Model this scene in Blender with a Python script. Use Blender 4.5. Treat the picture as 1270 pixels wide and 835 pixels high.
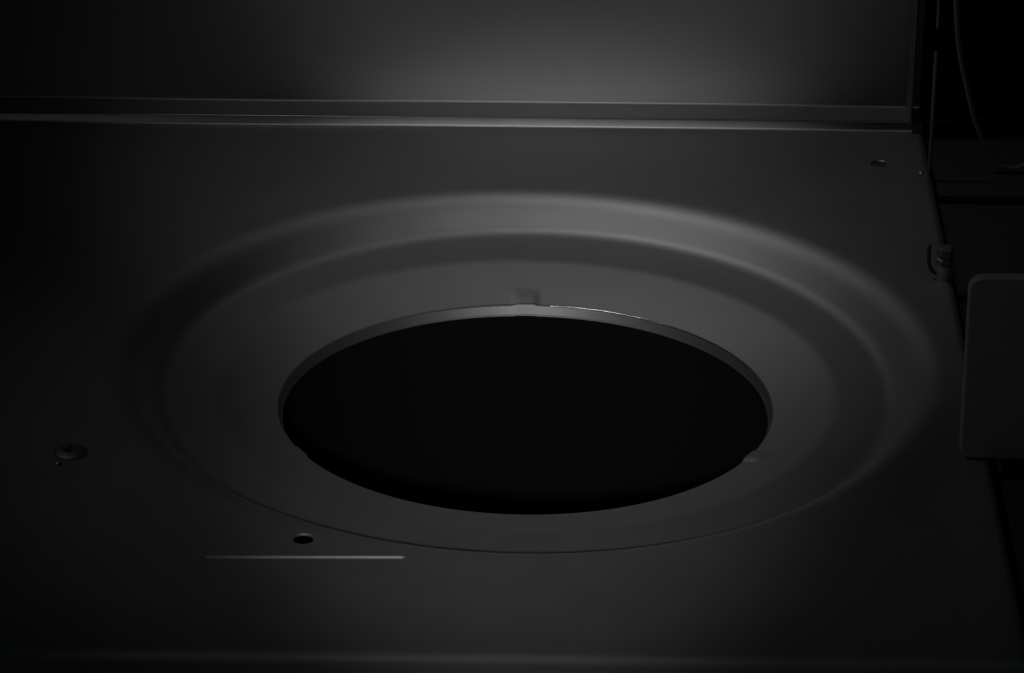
import bpy, bmesh, math, random
from mathutils import Vector, Matrix
from math import sin, cos, pi, radians

for o in list(bpy.data.objects):
    bpy.data.objects.remove(o)
S = bpy.context.scene
C = S.collection
random.seed(4)

# ------------------------------------------------------------------ camera
cd = bpy.data.cameras.new("camera"); cam = bpy.data.objects.new("camera", cd); C.objects.link(cam)
th = radians(25.5); roll = radians(0.62)
d = Vector((0, cos(th), -sin(th))); Rv = Vector((1, 0, 0)); U = Rv.cross(d)
R2 = Rv*cos(roll) + U*sin(roll); U2 = R2.cross(d)
m = Matrix((R2, U2, -d)).transposed().to_4x4()
m.translation = Vector((-0.0085, -2.39995, 1.15807))
cam.matrix_world = m
cd.sensor_width = 36; cd.lens = 5500/1270*36
cd.clip_start = 0.1; cd.clip_end = 60
S.camera = cam

# ------------------------------------------------------------------ world and lamps
w = bpy.data.worlds.new("World"); S.world = w; w.use_nodes = True
bg = w.node_tree.nodes["Background"]
bg.inputs[0].default_value = (0.75, 0.95, 1.05, 1); bg.inputs[1].default_value = 0.0055

def spot(name, pos, target, power, size, blend, radius, col=(1, 1, 1)):
    l = bpy.data.lights.new(name, 'SPOT'); o = bpy.data.objects.new(name, l); C.objects.link(o)
    o.location = pos
    o.rotation_euler = (Vector(target)-Vector(pos)).to_track_quat('-Z', 'Y').to_euler()
    l.energy = power; l.spot_size = radians(size); l.spot_blend = blend
    l.shadow_soft_size = radius; l.color = col
    return o
spot("key_lamp", (-0.0702, -1.6259, 0.6961), (0.0087, -0.0550, 0.0), 85.173, 14.15, 1.0, 0.025)
spot("side_lamp", (-0.2207, 0.299, 1.1636), (0.0726, 0.2909, 0.0), 5.196, 39.31, 1.0, 0.025)
spot("left_lamp", (-0.8439, -0.0698, 1.5594), (0.0551, -0.0698, 0.0), 5.854, 28.33, 1.0, 0.025)
l = bpy.data.lights.new("broad_fill", 'POINT'); o = bpy.data.objects.new("broad_fill", l); C.objects.link(o)  # added weak fill, not a known source; raises glints on hem and rim
o.location = (-0.68, -1.9, 1.75); l.energy = 0.9; l.shadow_soft_size = 0.03; l.color = (1, 1, 1)
spot("hem_fill", (-0.33, -1.55, 0.85), (-0.20, 0.357, 0.0), 1.5, 10, 1.0, 0.03)  # added fill that lifts the left stretch of the hem
spot("right_fill", (-0.25, -1.9, 0.62), (0.34, -0.05, 0.06), 1.3, 12, 1.0, 0.03, (1, .98, .94))  # added fill to brighten the cover, cable and bracket

S.view_settings.view_transform = 'Standard'; S.view_settings.look = 'None'
S.view_settings.exposure = 0; S.view_settings.gamma = 1

# ------------------------------------------------------------------ materials
def mat(name, col, rough=0.45, metal=0.0, bump=0.0, bscale=9.0, fine=0.0, var=0.0, spec=0.5):
    m = bpy.data.materials.new(name); m.use_nodes = True
    nt = m.node_tree; N = nt.nodes; L = nt.links
    b = N["Principled BSDF"]
    b.inputs["Base Color"].default_value = (*col, 1); b.inputs["Roughness"].default_value = rough
    b.inputs["Metallic"].default_value = metal; b.inputs["Specular IOR Level"].default_value = spec
    tc = N.new("ShaderNodeTexCoord")
    if var > 0:
        n = N.new("ShaderNodeTexNoise"); n.inputs["Scale"].default_value = 22; n.inputs["Detail"].default_value = 8
        n.inputs["Roughness"].default_value = 0.65
        L.new(tc.outputs["Object"], n.inputs["Vector"])
        r = N.new("ShaderNodeMapRange"); r.inputs["From Min"].default_value = .3; r.inputs["From Max"].default_value = .7
        r.inputs["To Min"].default_value = 1-var; r.inputs["To Max"].default_value = 1+var
        L.new(n.outputs["Fac"], r.inputs["Value"])
        mx = N.new("ShaderNodeVectorMath"); mx.operation = 'SCALE'; mx.inputs[0].default_value = col
        L.new(r.outputs["Result"], mx.inputs["Scale"]); L.new(mx.outputs["Vector"], b.inputs["Base Color"])
        r2 = N.new("ShaderNodeMapRange"); r2.inputs["From Min"].default_value = .3; r2.inputs["From Max"].default_value = .7
        r2.inputs["To Min"].default_value = rough-var; r2.inputs["To Max"].default_value = rough+var
        L.new(n.outputs["Fac"], r2.inputs["Value"]); L.new(r2.outputs["Result"], b.inputs["Roughness"])
    if bump > 0:
        n = N.new("ShaderNodeTexNoise"); n.inputs["Scale"].default_value = bscale; n.inputs["Detail"].default_value = 1.5
        L.new(tc.outputs["Object"], n.inputs["Vector"])
        bp = N.new("ShaderNodeBump"); bp.inputs["Strength"].default_value = 1; bp.inputs["Distance"].default_value = bump
        L.new(n.outputs["Fac"], bp.inputs["Height"])
        last = bp
        if fine > 0:
            n2 = N.new("ShaderNodeTexNoise"); n2.inputs["Scale"].default_value = 420; n2.inputs["Detail"].default_value = 2
            L.new(tc.outputs["Object"], n2.inputs["Vector"])
            b2 = N.new("ShaderNodeBump"); b2.inputs["Strength"].default_value = 1; b2.inputs["Distance"].default_value = fine
            L.new(n2.outputs["Fac"], b2.inputs["Height"]); L.new(bp.outputs["Normal"], b2.inputs["Normal"]); last = b2
        L.new(last.outputs["Normal"], b.inputs["Normal"])
    return m
PAINT = mat("grey_painted_sheet", (.30, .30, .30), 0.524, 0.955, .0003, 6, .00004, .015)
WALLM = mat("grey_wall_sheet", (0.248, 0.248, 0.248), 0.524, 0.955, .0003, 5, .00002, .008)
RIM = mat("rim_metal", (.125, .125, .125), .55, .9, .0002, 12, .00002, .02)
EDGE = mat("rim_glint_metal", (.45, .45, .45), .22, 1, .0001, 12)  # only for the rim's shaped glint
CAPM = mat("dull_cap_metal", (.17, .173, .176), .55, .9, .0002, 40)
HEM = mat("hem_metal", (.17, .17, .173), .36, .95, .0001, 8, .00002, .02)
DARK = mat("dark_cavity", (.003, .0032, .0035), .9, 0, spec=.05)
SIDE = mat("dark_side_paint", (.020, .0215, .022), .8, 0, .0005, 8, 0, .05, spec=.2)
BOXM = mat("dark_brown_plastic", (.23, .22, .205), .5, 0, .0004, 9, .00005, .06)
CABLE = mat("cable_rubber", (.17, .175, .15), .45, 0, .0002, 30)
SCREW = mat("screw_steel", (.25, .25, .25), .45, .9, .0002, 40)
BLACKP = mat("black_plastic", (.05, .052, .055), .6, 0, .0002, 40, spec=.3)
BROWN = mat("brown_copper", (.30, .22, .17), .5, .2, .0002, 40)

# ------------------------------------------------------------------ helpers
def link(name, bm, material, parent=None, smooth=True, angle=40):
    me = bpy.data.meshes.new(name)
    bmesh.ops.recalc_face_normals(bm, faces=bm.faces) if False else None
    bm.to_mesh(me); bm.free()
    me.materials.append(material)
    if smooth:
        for p in me.polygons: p.use_smooth = True
        me.set_sharp_from_angle(angle=radians(angle))
    o = bpy.data.objects.new(name, me); C.objects.link(o)
    if parent:
        o.parent = parent; o.matrix_parent_inverse = Matrix.Translation(-Vector(parent.location))
    return o
def tag(o, label, cat=None, group=None):
    o["label"] = label
    if cat: o["category"] = cat
    if group: o["group"] = group
    return o
def struct(o, label=None, cat=None):
    o["kind"] = "structure"
    if label: o["label"] = label
    if cat: o["category"] = cat
    return o
def empty(name, loc, label, cat, group=None):
    o = bpy.data.objects.new(name, None); C.objects.link(o); o.location = loc
    o.empty_display_size = .02
    return tag(o, label, cat, group)
def box(bm, x0, x1, y0, y1, z0, z1, bev=0, seg=3):
    r = bmesh.ops.create_cube(bm, size=1)
    vs = r["verts"]
    for v in vs:
        v.co = Vector(((x0+x1)/2+v.co.x*(x1-x0), (y0+y1)/2+v.co.y*(y1-y0), (z0+z1)/2+v.co.z*(z1-z0)))
    if bev:
        es = list({e for v in vs for e in v.link_edges})
        bmesh.ops.bevel(bm, geom=es, offset=bev, segments=seg, profile=.5, affect='EDGES')
def extrude_profile(bm, pts, x0, x1, n=1, flip=False):
    """sheet profile [(y,z)...] swept along x"""
    rows = []
    for i in range(n+1):
        x = x0+(x1-x0)*i/n
        rows.append([bm.verts.new((x, y, z)) for y, z in pts])
    for i in range(n):
        for j in range(len(pts)-1):
            f = [rows[i][j], rows[i][j+1], rows[i+1][j+1], rows[i+1][j]]
            if flip: f.reverse()
            bm.faces.new(f)
    return rows
def lathe(bm, prof, cx, cy, n=32, cz=0, ky=1):
    rings = []
    for r, z in prof:
        if r < 1e-6: rings.append([bm.verts.new((cx, cy, cz+z))])
        else: rings.append([bm.verts.new((cx+r*cos(2*pi*i/n), cy+ky*r*sin(2*pi*i/n), cz+z)) for i in range(n)])
    for a, b in zip(rings, rings[1:]):
        for i in range(n):
            j = (i+1) % n
            if len(a) == 1: bm.faces.new([a[0], b[i], b[j]])
            elif len(b) == 1: bm.faces.new([a[i], b[0], a[j]])
            else: bm.faces.new([a[i], b[i], b[j], a[j]])
    bmesh.ops.recalc_face_normals(bm, faces=bm.faces)
def tube(bm, pts, r, n=12):
    P = [Vector(p) for p in pts]
    # catmull-rom
    Q = []
    for i in range(len(P)-1):
        p0 = P[max(i-1, 0)]; p1 = P[i]; p2 = P[i+1]; p3 = P[min(i+2, len(P)-1)]
        for k in range(8):
            t = k/8
            Q.append(.5*((2*p1)+(p2-p0)*t+(2*p0-5*p1+4*p2-p3)*t*t+(3*p1-p0-3*p2+p3)*t**3))
    Q.append(P[-1])
    rings = []
    up = Vector((0, 1, 0))
    for i, q in enumerate(Q):
        t = (Q[min(i+1, len(Q)-1)]-Q[max(i-1, 0)]).normalized()
        a = t.cross(up)
        if a.length < .05: a = t.cross(Vector((1, 0, 0)))
        a.normalize(); b = t.cross(a)
        rings.append([bm.verts.new(q+a*r*cos(2*pi*k/n)+b*r*sin(2*pi*k/n)) for k in range(n)])
    for a, b in zip(rings, rings[1:]):
        for k in range(n):
            bm.faces.new([a[k], a[(k+1) % n], b[(k+1) % n], b[k]])
    bm.faces.new(rings[0][::-1]); bm.faces.new(rings[-1])
    bmesh.ops.recalc_face_normals(bm, faces=bm.faces)
def fillet(pts, rads, seg=8):
    """round the inner corners of a 2D polyline"""
    out = [pts[0]]
    for i in range(1, len(pts)-1):
        p = Vector(pts[i]); a = Vector(pts[i-1]); b = Vector(pts[i+1]); r = rads[i-1]
        if r <= 0: out.append(tuple(p)); continue
        da = (a-p); db = (b-p)
        r = min(r, da.length*(.95 if i == 1 else .5), db.length*(.95 if i == len(pts)-2 else .5))
        s = p+da.normalized()*r; e = p+db.normalized()*r
        for k in range(seg+1):
            t = k/seg
            q = s*(1-t)**2+p*2*t*(1-t)+e*t*t
            out.append((q.x, q.y))
    out.append(pts[-1])
    return out

# ================================================================== SETTING
# pit under the opening and the dark bay to the right of the panel
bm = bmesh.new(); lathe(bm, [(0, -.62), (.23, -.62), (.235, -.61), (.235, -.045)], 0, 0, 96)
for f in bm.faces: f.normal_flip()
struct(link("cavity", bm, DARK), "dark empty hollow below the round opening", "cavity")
bm = bmesh.new(); box(bm, -1.2, 1.2, -1.0, .9, -.66, -.64)
struct(link("floor", bm, SIDE), "dark floor below the panel", "floor")

# ================================================================== BASE PANEL
XL, XR, YF, YB = -.46, .262, -.357, .3545
panel = empty("sheet_metal_panel", (0, 0, 0), "wide dark grey metal base panel with a pressed round recess and a large round opening", "metal panel")

KY = [(.10, .945), (.1475, .945), (.150, .955), (.186, 1.0), (.2225, 1.02), (.30, 1.02)]
def ky(r):
    for (a, ka), (b, kb) in zip(KY, KY[1:]):
        if r <= b: return ka+(kb-ka)*max(0, (r-a))/(b-a)
    return 1.02
NOTCH = [radians(90), radians(-28), radians(208)]
def notch(r, a):
    h = 0
    for n, hh in zip(NOTCH, (.0009, .0020, .0016)):
        da = (a-n+pi) % (2*pi)-pi
        s = abs(da)*.149
        w0 = .0066
        if s < w0+.004:
            # flat-topped raised tab with steep cheeks
            t = 1-min(max((s-w0+.0012)/.0030, 0), 1); t = t*t*(3-2*t)
            u = 1-min(max((r-.1515)/.013, 0), 1); u = u*u*(3-2*u)
            h = max(h, hh*t*u)
    return h
NA = 540
ang = [2*pi*i/NA for i in range(NA)]
prof = fillet([(.1496, -.0320), (.186, -.0205), (.2205, -.0203), (.2402, 0), (.2535, 0)], [.0035, .0060, .0110], 10)
# densify
pr = []
for a, b in zip(prof, prof[1:]):
    L_ = math.hypot(b[0]-a[0], b[1]-a[1]); n = max(1, int(L_/.0016))
    for k in range(n): pr.append((a[0]+(b[0]-a[0])*k/n, a[1]+(b[1]-a[1])*k/n))
pr.append(prof[-1])
bm = bmesh.new()
rings = []
for r, z in pr:
    rings.append([bm.verts.new((r*cos(a), ky(r)*r*sin(a), z+notch(r, a))) for a in ang])
for A, B in zip(rings, rings[1:]):
    for i in range(NA):
        j = (i+1) % NA
        bm.faces.new([A[i], B[i], B[j], A[j]])
outer = rings[-1]
edges = [bm.edges.get((outer[i], outer[(i+1) % NA])) for i in range(NA)]
def loop(pts):
    vs = [bm.verts.new(p) for p in pts]
    es = [bm.edges.new((vs[i], vs[(i+1) % len(vs)])) for i in range(len(vs))]
    return vs, es
# outline
rect = []
YF += .003; YB -= .003; XR -= .003
nx, ny = 60, 40
for i in range(nx): rect.append((XL+(XR-XL)*i/nx, YF, 0))
for i in range(ny): rect.append((XR, YF+(YB-YF)*i/ny, 0))
for i in range(nx): rect.append((XR-(XR-XL)*i/nx, YB, 0))
for i in range(ny): rect.append((XL, YB-(YB-YF)*i/ny, 0))
rv, re_ = loop(rect); edges += re_
# two punched holes with a turned-down edge
HOLES = [(-.1227, -.2345, .0062), (.2331, .3003, .0058)]
for hx, hy, hr in HOLES:
    hv, he = loop([(hx+1.1*hr*cos(2*pi*i/32), hy+1.1*hr*sin(2*pi*i/32), 0) for i in range(32)])
    edges += he
    prev = hv
    for rr, zz in ((1, 0), (.91, -.0005), (.91, -.0013)):
        nv = [bm.verts.new((hx+hr*rr*cos(2*pi*i/32), hy+hr*rr*sin(2*pi*i/32), zz)) for i in range(32)]
        for i in range(32):
            j = (i+1) % 32
            bm.faces.new([prev[i], nv[i], nv[j], prev[j]][::-1])
        prev = nv
# long pressed groove
GX0, GX1, GY0, GY1 = -.1752, -.0678, -.2583, -.2561
gw = .0031
gd = Vector((GX1-GX0, GY1-GY0, 0)).normalized(); gn = Vector((-gd.y, gd.x, 0))
def capsule(wd, z, off=0):
    out = []
    for k in range(9):
        a = pi/2+pi*k/8; c = (Vector((GX0, GY0, z))+gn*off); out.append(c+gd*wd*cos(a)+gn*wd*sin(a))
    for k in range(1, 24): out.append((Vector((GX0, GY0, z))+gn*off)+(Vector((GX1, GY1, 0))-Vector((GX0, GY0, 0)))*k/24-gn*wd)
    for k in range(9):
        a = -pi/2+pi*k/8; c = (Vector((GX1, GY1, z))+gn*off); out.append(c+gd*wd*cos(a)+gn*wd*sin(a))
    for k in range(1, 24): out.append((Vector((GX1, GY1, z))+gn*off)-(Vector((GX1, GY1, 0))-Vector((GX0, GY0, 0)))*k/24+gn*wd)
    return out
gv, ge = loop(capsule(gw*1.4, 0)); edges += ge
prev = gv
for wd, zz, of in ((gw, 0, 0), (gw*.85, -.00005, 0), (gw*.16, -.00105, gw*.34), (gw*.06, -.00107, gw*.36)):
    nv = [bm.verts.new(p) for p in capsule(wd, zz, of)]
    for i in range(len(nv)):
        j = (i+1) % len(nv)
        bm.faces.new([prev[i], prev[j], nv[j], nv[i]])
    prev = nv
bm.faces.new(prev)
fr = bmesh.ops.triangle_fill(bm, use_beauty=True, use_dissolve=False, edges=edges, normal=(0, 0, 1))
for g in fr["geom"]:
    if isinstance(g, bmesh.types.BMFace):
        g.normal_update()
        if g.normal.z < 0: g.normal_flip()
YF -= .003; YB += .003; XR += .003
# back edge: gentle upturn; front and right edges: rounded folds
bk = [(YB-.003, 0), (YB, 0), (YB+.0006, .0001), (YB+.0011, .0005), (YB+.0013, .0012)]
extrude_profile(bm, bk, XL, XR, flip=True)
fr_ = [(YF+.003, 0)]+fillet([(YF, 0), (YF-.004, 0), (YF-.0105, -.0026), (YF-.12, -.0026)], [.003, .003], 6)
extrude_profile(bm, fr_, XL, XR-.003)
rows = []
for y, zo in ((YF-.12, -.0026), (YF-.0105, -.0026), (YF-.0085, -.0021), (YF-.006, -.0009), (YF-.004, -.0002), (YF-.002, 0), (YF, 0), (YB, 0)):
    rows.append([bm.verts.new((XR+dx, y, z+zo)) for dx, z in [(-.003, 0)]+[(.005*sin(t), -.005*(1-cos(t))) for t in [pi/2*k/8 for k in range(9)]]+[(.005, -.03)]])
for ra, rb in zip(rows, rows[1:]):
    for j in range(len(ra)-1):
        bm.faces.new([ra[j], ra[j+1], rb[j+1], rb[j]])
bmesh.ops.remove_doubles(bm, verts=bm.verts, dist=1e-6)
sheet = link("panel_sheet", bm, PAINT, panel, angle=32)

# rolled collar round the opening
bm = bmesh.new()
cp = fillet([(.1497, -.03205), (.14890, -.03228), (.1478, -.0378), (.1472, -.0385)], [.0008, .0003], 7)
cp = cp + [(.1464, -.0383), (.1466, -.0374)]
rg = [[bm.verts.new((r*cos(a), ky(r)*r*sin(a), z+notch(.1515, a)*min(1, max(.35, (z+.0385)/.0060)))) for a in ang] for r, z in cp]
for A, B in zip(rg, rg[1:]):
    for i in range(NA):
        j = (i+1) % NA
        bm.faces.new([A[i], A[j], B[j], B[i]])
rim = link("rim_collar", bm, RIM, panel, angle=70)
# polished sliver on part of the rim only, added to shape a glint
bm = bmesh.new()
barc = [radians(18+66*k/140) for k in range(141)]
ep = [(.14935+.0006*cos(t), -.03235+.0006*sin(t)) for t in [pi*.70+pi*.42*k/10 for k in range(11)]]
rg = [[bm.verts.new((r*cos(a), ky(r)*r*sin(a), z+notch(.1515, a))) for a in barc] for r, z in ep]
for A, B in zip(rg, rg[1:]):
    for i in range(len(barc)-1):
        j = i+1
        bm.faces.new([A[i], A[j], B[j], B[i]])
link("rim_glint", bm, EDGE, panel, angle=70)

# ================================================================== BACK WALL
wall = empty("back_wall", (0, .386, 0), "upright dark grey metal wall behind the base panel, with a narrow ledge at its foot", "wall")
bm = bmesh.new()
WX0, WX1 = -.60, .2665
wp = fillet([(.3585, .0048), (.3865, .0048), (.3865, .60)], [.0016], 6)
extrude_profile(bm, wp[:4], WX0, WX1, 8, flip=True)
link("ledge", bm, PAINT, wall)
bm = bmesh.new(); extrude_profile(bm, wp[3:], WX0, WX1, 8, flip=True)
link("wall_sheet", bm, WALLM, wall)
bm = bmesh.new()
hp = fillet([(.3575, -.0025), (.3556, -.0015), (.3594, .0051), (.3610, .0051)], [.0002, .0006], 6)
extrude_profile(bm, hp, WX0, WX1, 8, flip=True)
link("hem", bm, HEM, wall)

# ================================================================== RIGHT SIDE
br = empty("side_bracket", (.2655, .285, 0), "narrow upright metal flange at the right end of the back wall", "bracket")
bm = bmesh.new(); box(bm, .2642, .2670, .2845, .2870, .0005, .0857, .0008, 2)
link("flange", bm, WALLM, br)
bm = bmesh.new(); box(bm, .2660, .2685, .300, .303, .096, .40, .0008, 2)
link("upper_flange", bm, WALLM, br)
bm = bmesh.new(); box(bm, .2570, .2590, .352, .3835, .0056, .40, .0008, 2)
link("corner_strip", bm, WALLM, br)
bm = bmesh.new(); lathe(bm, [(.0019, 0), (.0019, .0005), (.0013, .0011), (0, .0013)], .2600, .2850, 16)
link("rivet", bm, SCREW, br)

bm = bmesh.new()
tube(bm, [(.276, .30, .26), (.2765, .30, .16), (.2781, .30, .1165), (.282, .30, .0828), (.2888, .30, .0544), (.2973, .30, .0258),
          (.3080, .30, .0050), (.3170, .30, -.0012), (.3270, .30, -.0010), (.3400, .30, .0110), (.348, .30, .04), (.354, .31, .12), (.356, .33, .3)], .0018, 14)
tag(link("cable", bm, CABLE), "thin dark cable hanging in a loop right of the back wall", "cable")

con = empty("cable_connector", (.2612, .119, 0), "tiny metal and copper connector with a bent tube above the brown cover", "connector")
bm = bmesh.new(); lathe(bm, [(.0052, 0), (.0052, .0085), (.0042, .0100), (0, .0100)], .2612, .119, 20)
link("base", bm, BROWN, con)
bm = bmesh.new()
lathe(bm, [(.0048, .0102), (.0055, .0108), (.0055, .0135), (.0042, .0142), (.0042, .0160), (.0055, .0168), (.0055, .0205), (.0046, .0215), (0, .0218)], .2612, .119, 6)
link("nut", bm, SCREW, con, angle=25)
bm = bmesh.new(); box(bm, .2640, .2648, .1195, .1205, .021, .0295, .0002, 1)
link("pin", bm, SCREW, con)
bm = bmesh.new(); tube(bm, [(.2590, .119, .0035), (.2540, .119, .0045), (.2515, .119, .010), (.2508, .119, .017), (.2512, .119, .023)], .0013, 10)
link("bent_tube", bm, BLACKP, con)

cv = empty("equipment_cover", (.3200, -.126, 0), "dark brown-grey cover with rounded corners standing at the right edge of the panel", "cover")
def rounded_slab(bm, x0, x1, z0, z1, y0, y1, r, ed, n=10):
    """upright slab, rounded corners, softened front edge"""
    def ring(ins, y):
        out = []
        rr = max(r-ins, .0005)
        for cx, cz, a0 in ((x1-r, z1-r, 0), (x0+r, z1-r, 90), (x0+r, z0+r, 180), (x1-r, z0+r, 270)):
            for k in range(n+1):
                t = radians(a0+90*k/n); out.append(bm.verts.new((cx+rr*cos(t), y, cz+rr*sin(t))))
        return out
    rs = [ring(ed*(1-sin(t)), y0+ed*(1-cos(t))) for t in [pi/2*k/6 for k in range(7)]]
    rs.append(ring(0, y1))
    for A, B in zip(rs, rs[1:]):
        for i in range(len(A)):
            j = (i+1) % len(A); bm.faces.new([A[i], B[i], B[j], A[j]])
    bm.faces.new(rs[0]); bm.faces.new(rs[-1][::-1])
    bmesh.ops.recalc_face_normals(bm, faces=bm.faces)
bm = bmesh.new(); rounded_slab(bm, .2492, .3900, .0006, .1150, -.130, -.1235, .0080, .0016)
link("cover_shell", bm, BOXM, cv, angle=60)
bm = bmesh.new(); box(bm, .2660, .3840, -.1233, -.105, .0006, .098, .002, 2)
link("mounting_frame", bm, BLACKP, cv)

# side bay behind the cable
sp = empty("side_panel", (.36, 0, -.012), "dark flat tray lying right of the ringed panel under the cable loop", "plate")  # darker side panel, lying slightly below the main sheet
bm = bmesh.new(); box(bm, .2685, .75, -.70, .405, -.0200, -.0120, .0012, 2)
link("side_sheet", bm, SIDE, sp)
bm = bmesh.new(); box(bm, .2700, .75, .262, .404, -.0117, -.0060, .0006, 2)
link("raised_strip", bm, SIDE, sp)
bm = bmesh.new(); box(bm, .2690, .90, .42, .43, -.64, .60)
tag(link("bay_wall", bm, SIDE), "black wall of the side bay behind the hanging cable", "wall")

# ================================================================== LEFT CAP
cap = empty("fixing_cap", (-.2630, -.124, 0), "dull low black cap with a tiny bright pin near the left edge of the panel", "cap")
bm = bmesh.new()
lathe(bm, [(.0098, 0), (.0098, .0008), (.0085, .0018), (.0045, .0024), (0, .0026)], -.2610, -.133, 32)
link("cap_body", bm, CAPM, cap)
bm = bmesh.new(); lathe(bm, [(.0022, .0028), (.0022, .0055), (.0016, .0062), (0, .0064)], -.2630, -.1350, 16)
link("cap_knob", bm, CAPM, cap)
bm = bmesh.new(); lathe(bm, [(.0022, 0), (.0022, .0010), (.0014, .0018), (0, .0020)], -.2668, -.1480, 16)
link("pin", bm, SCREW, cap)
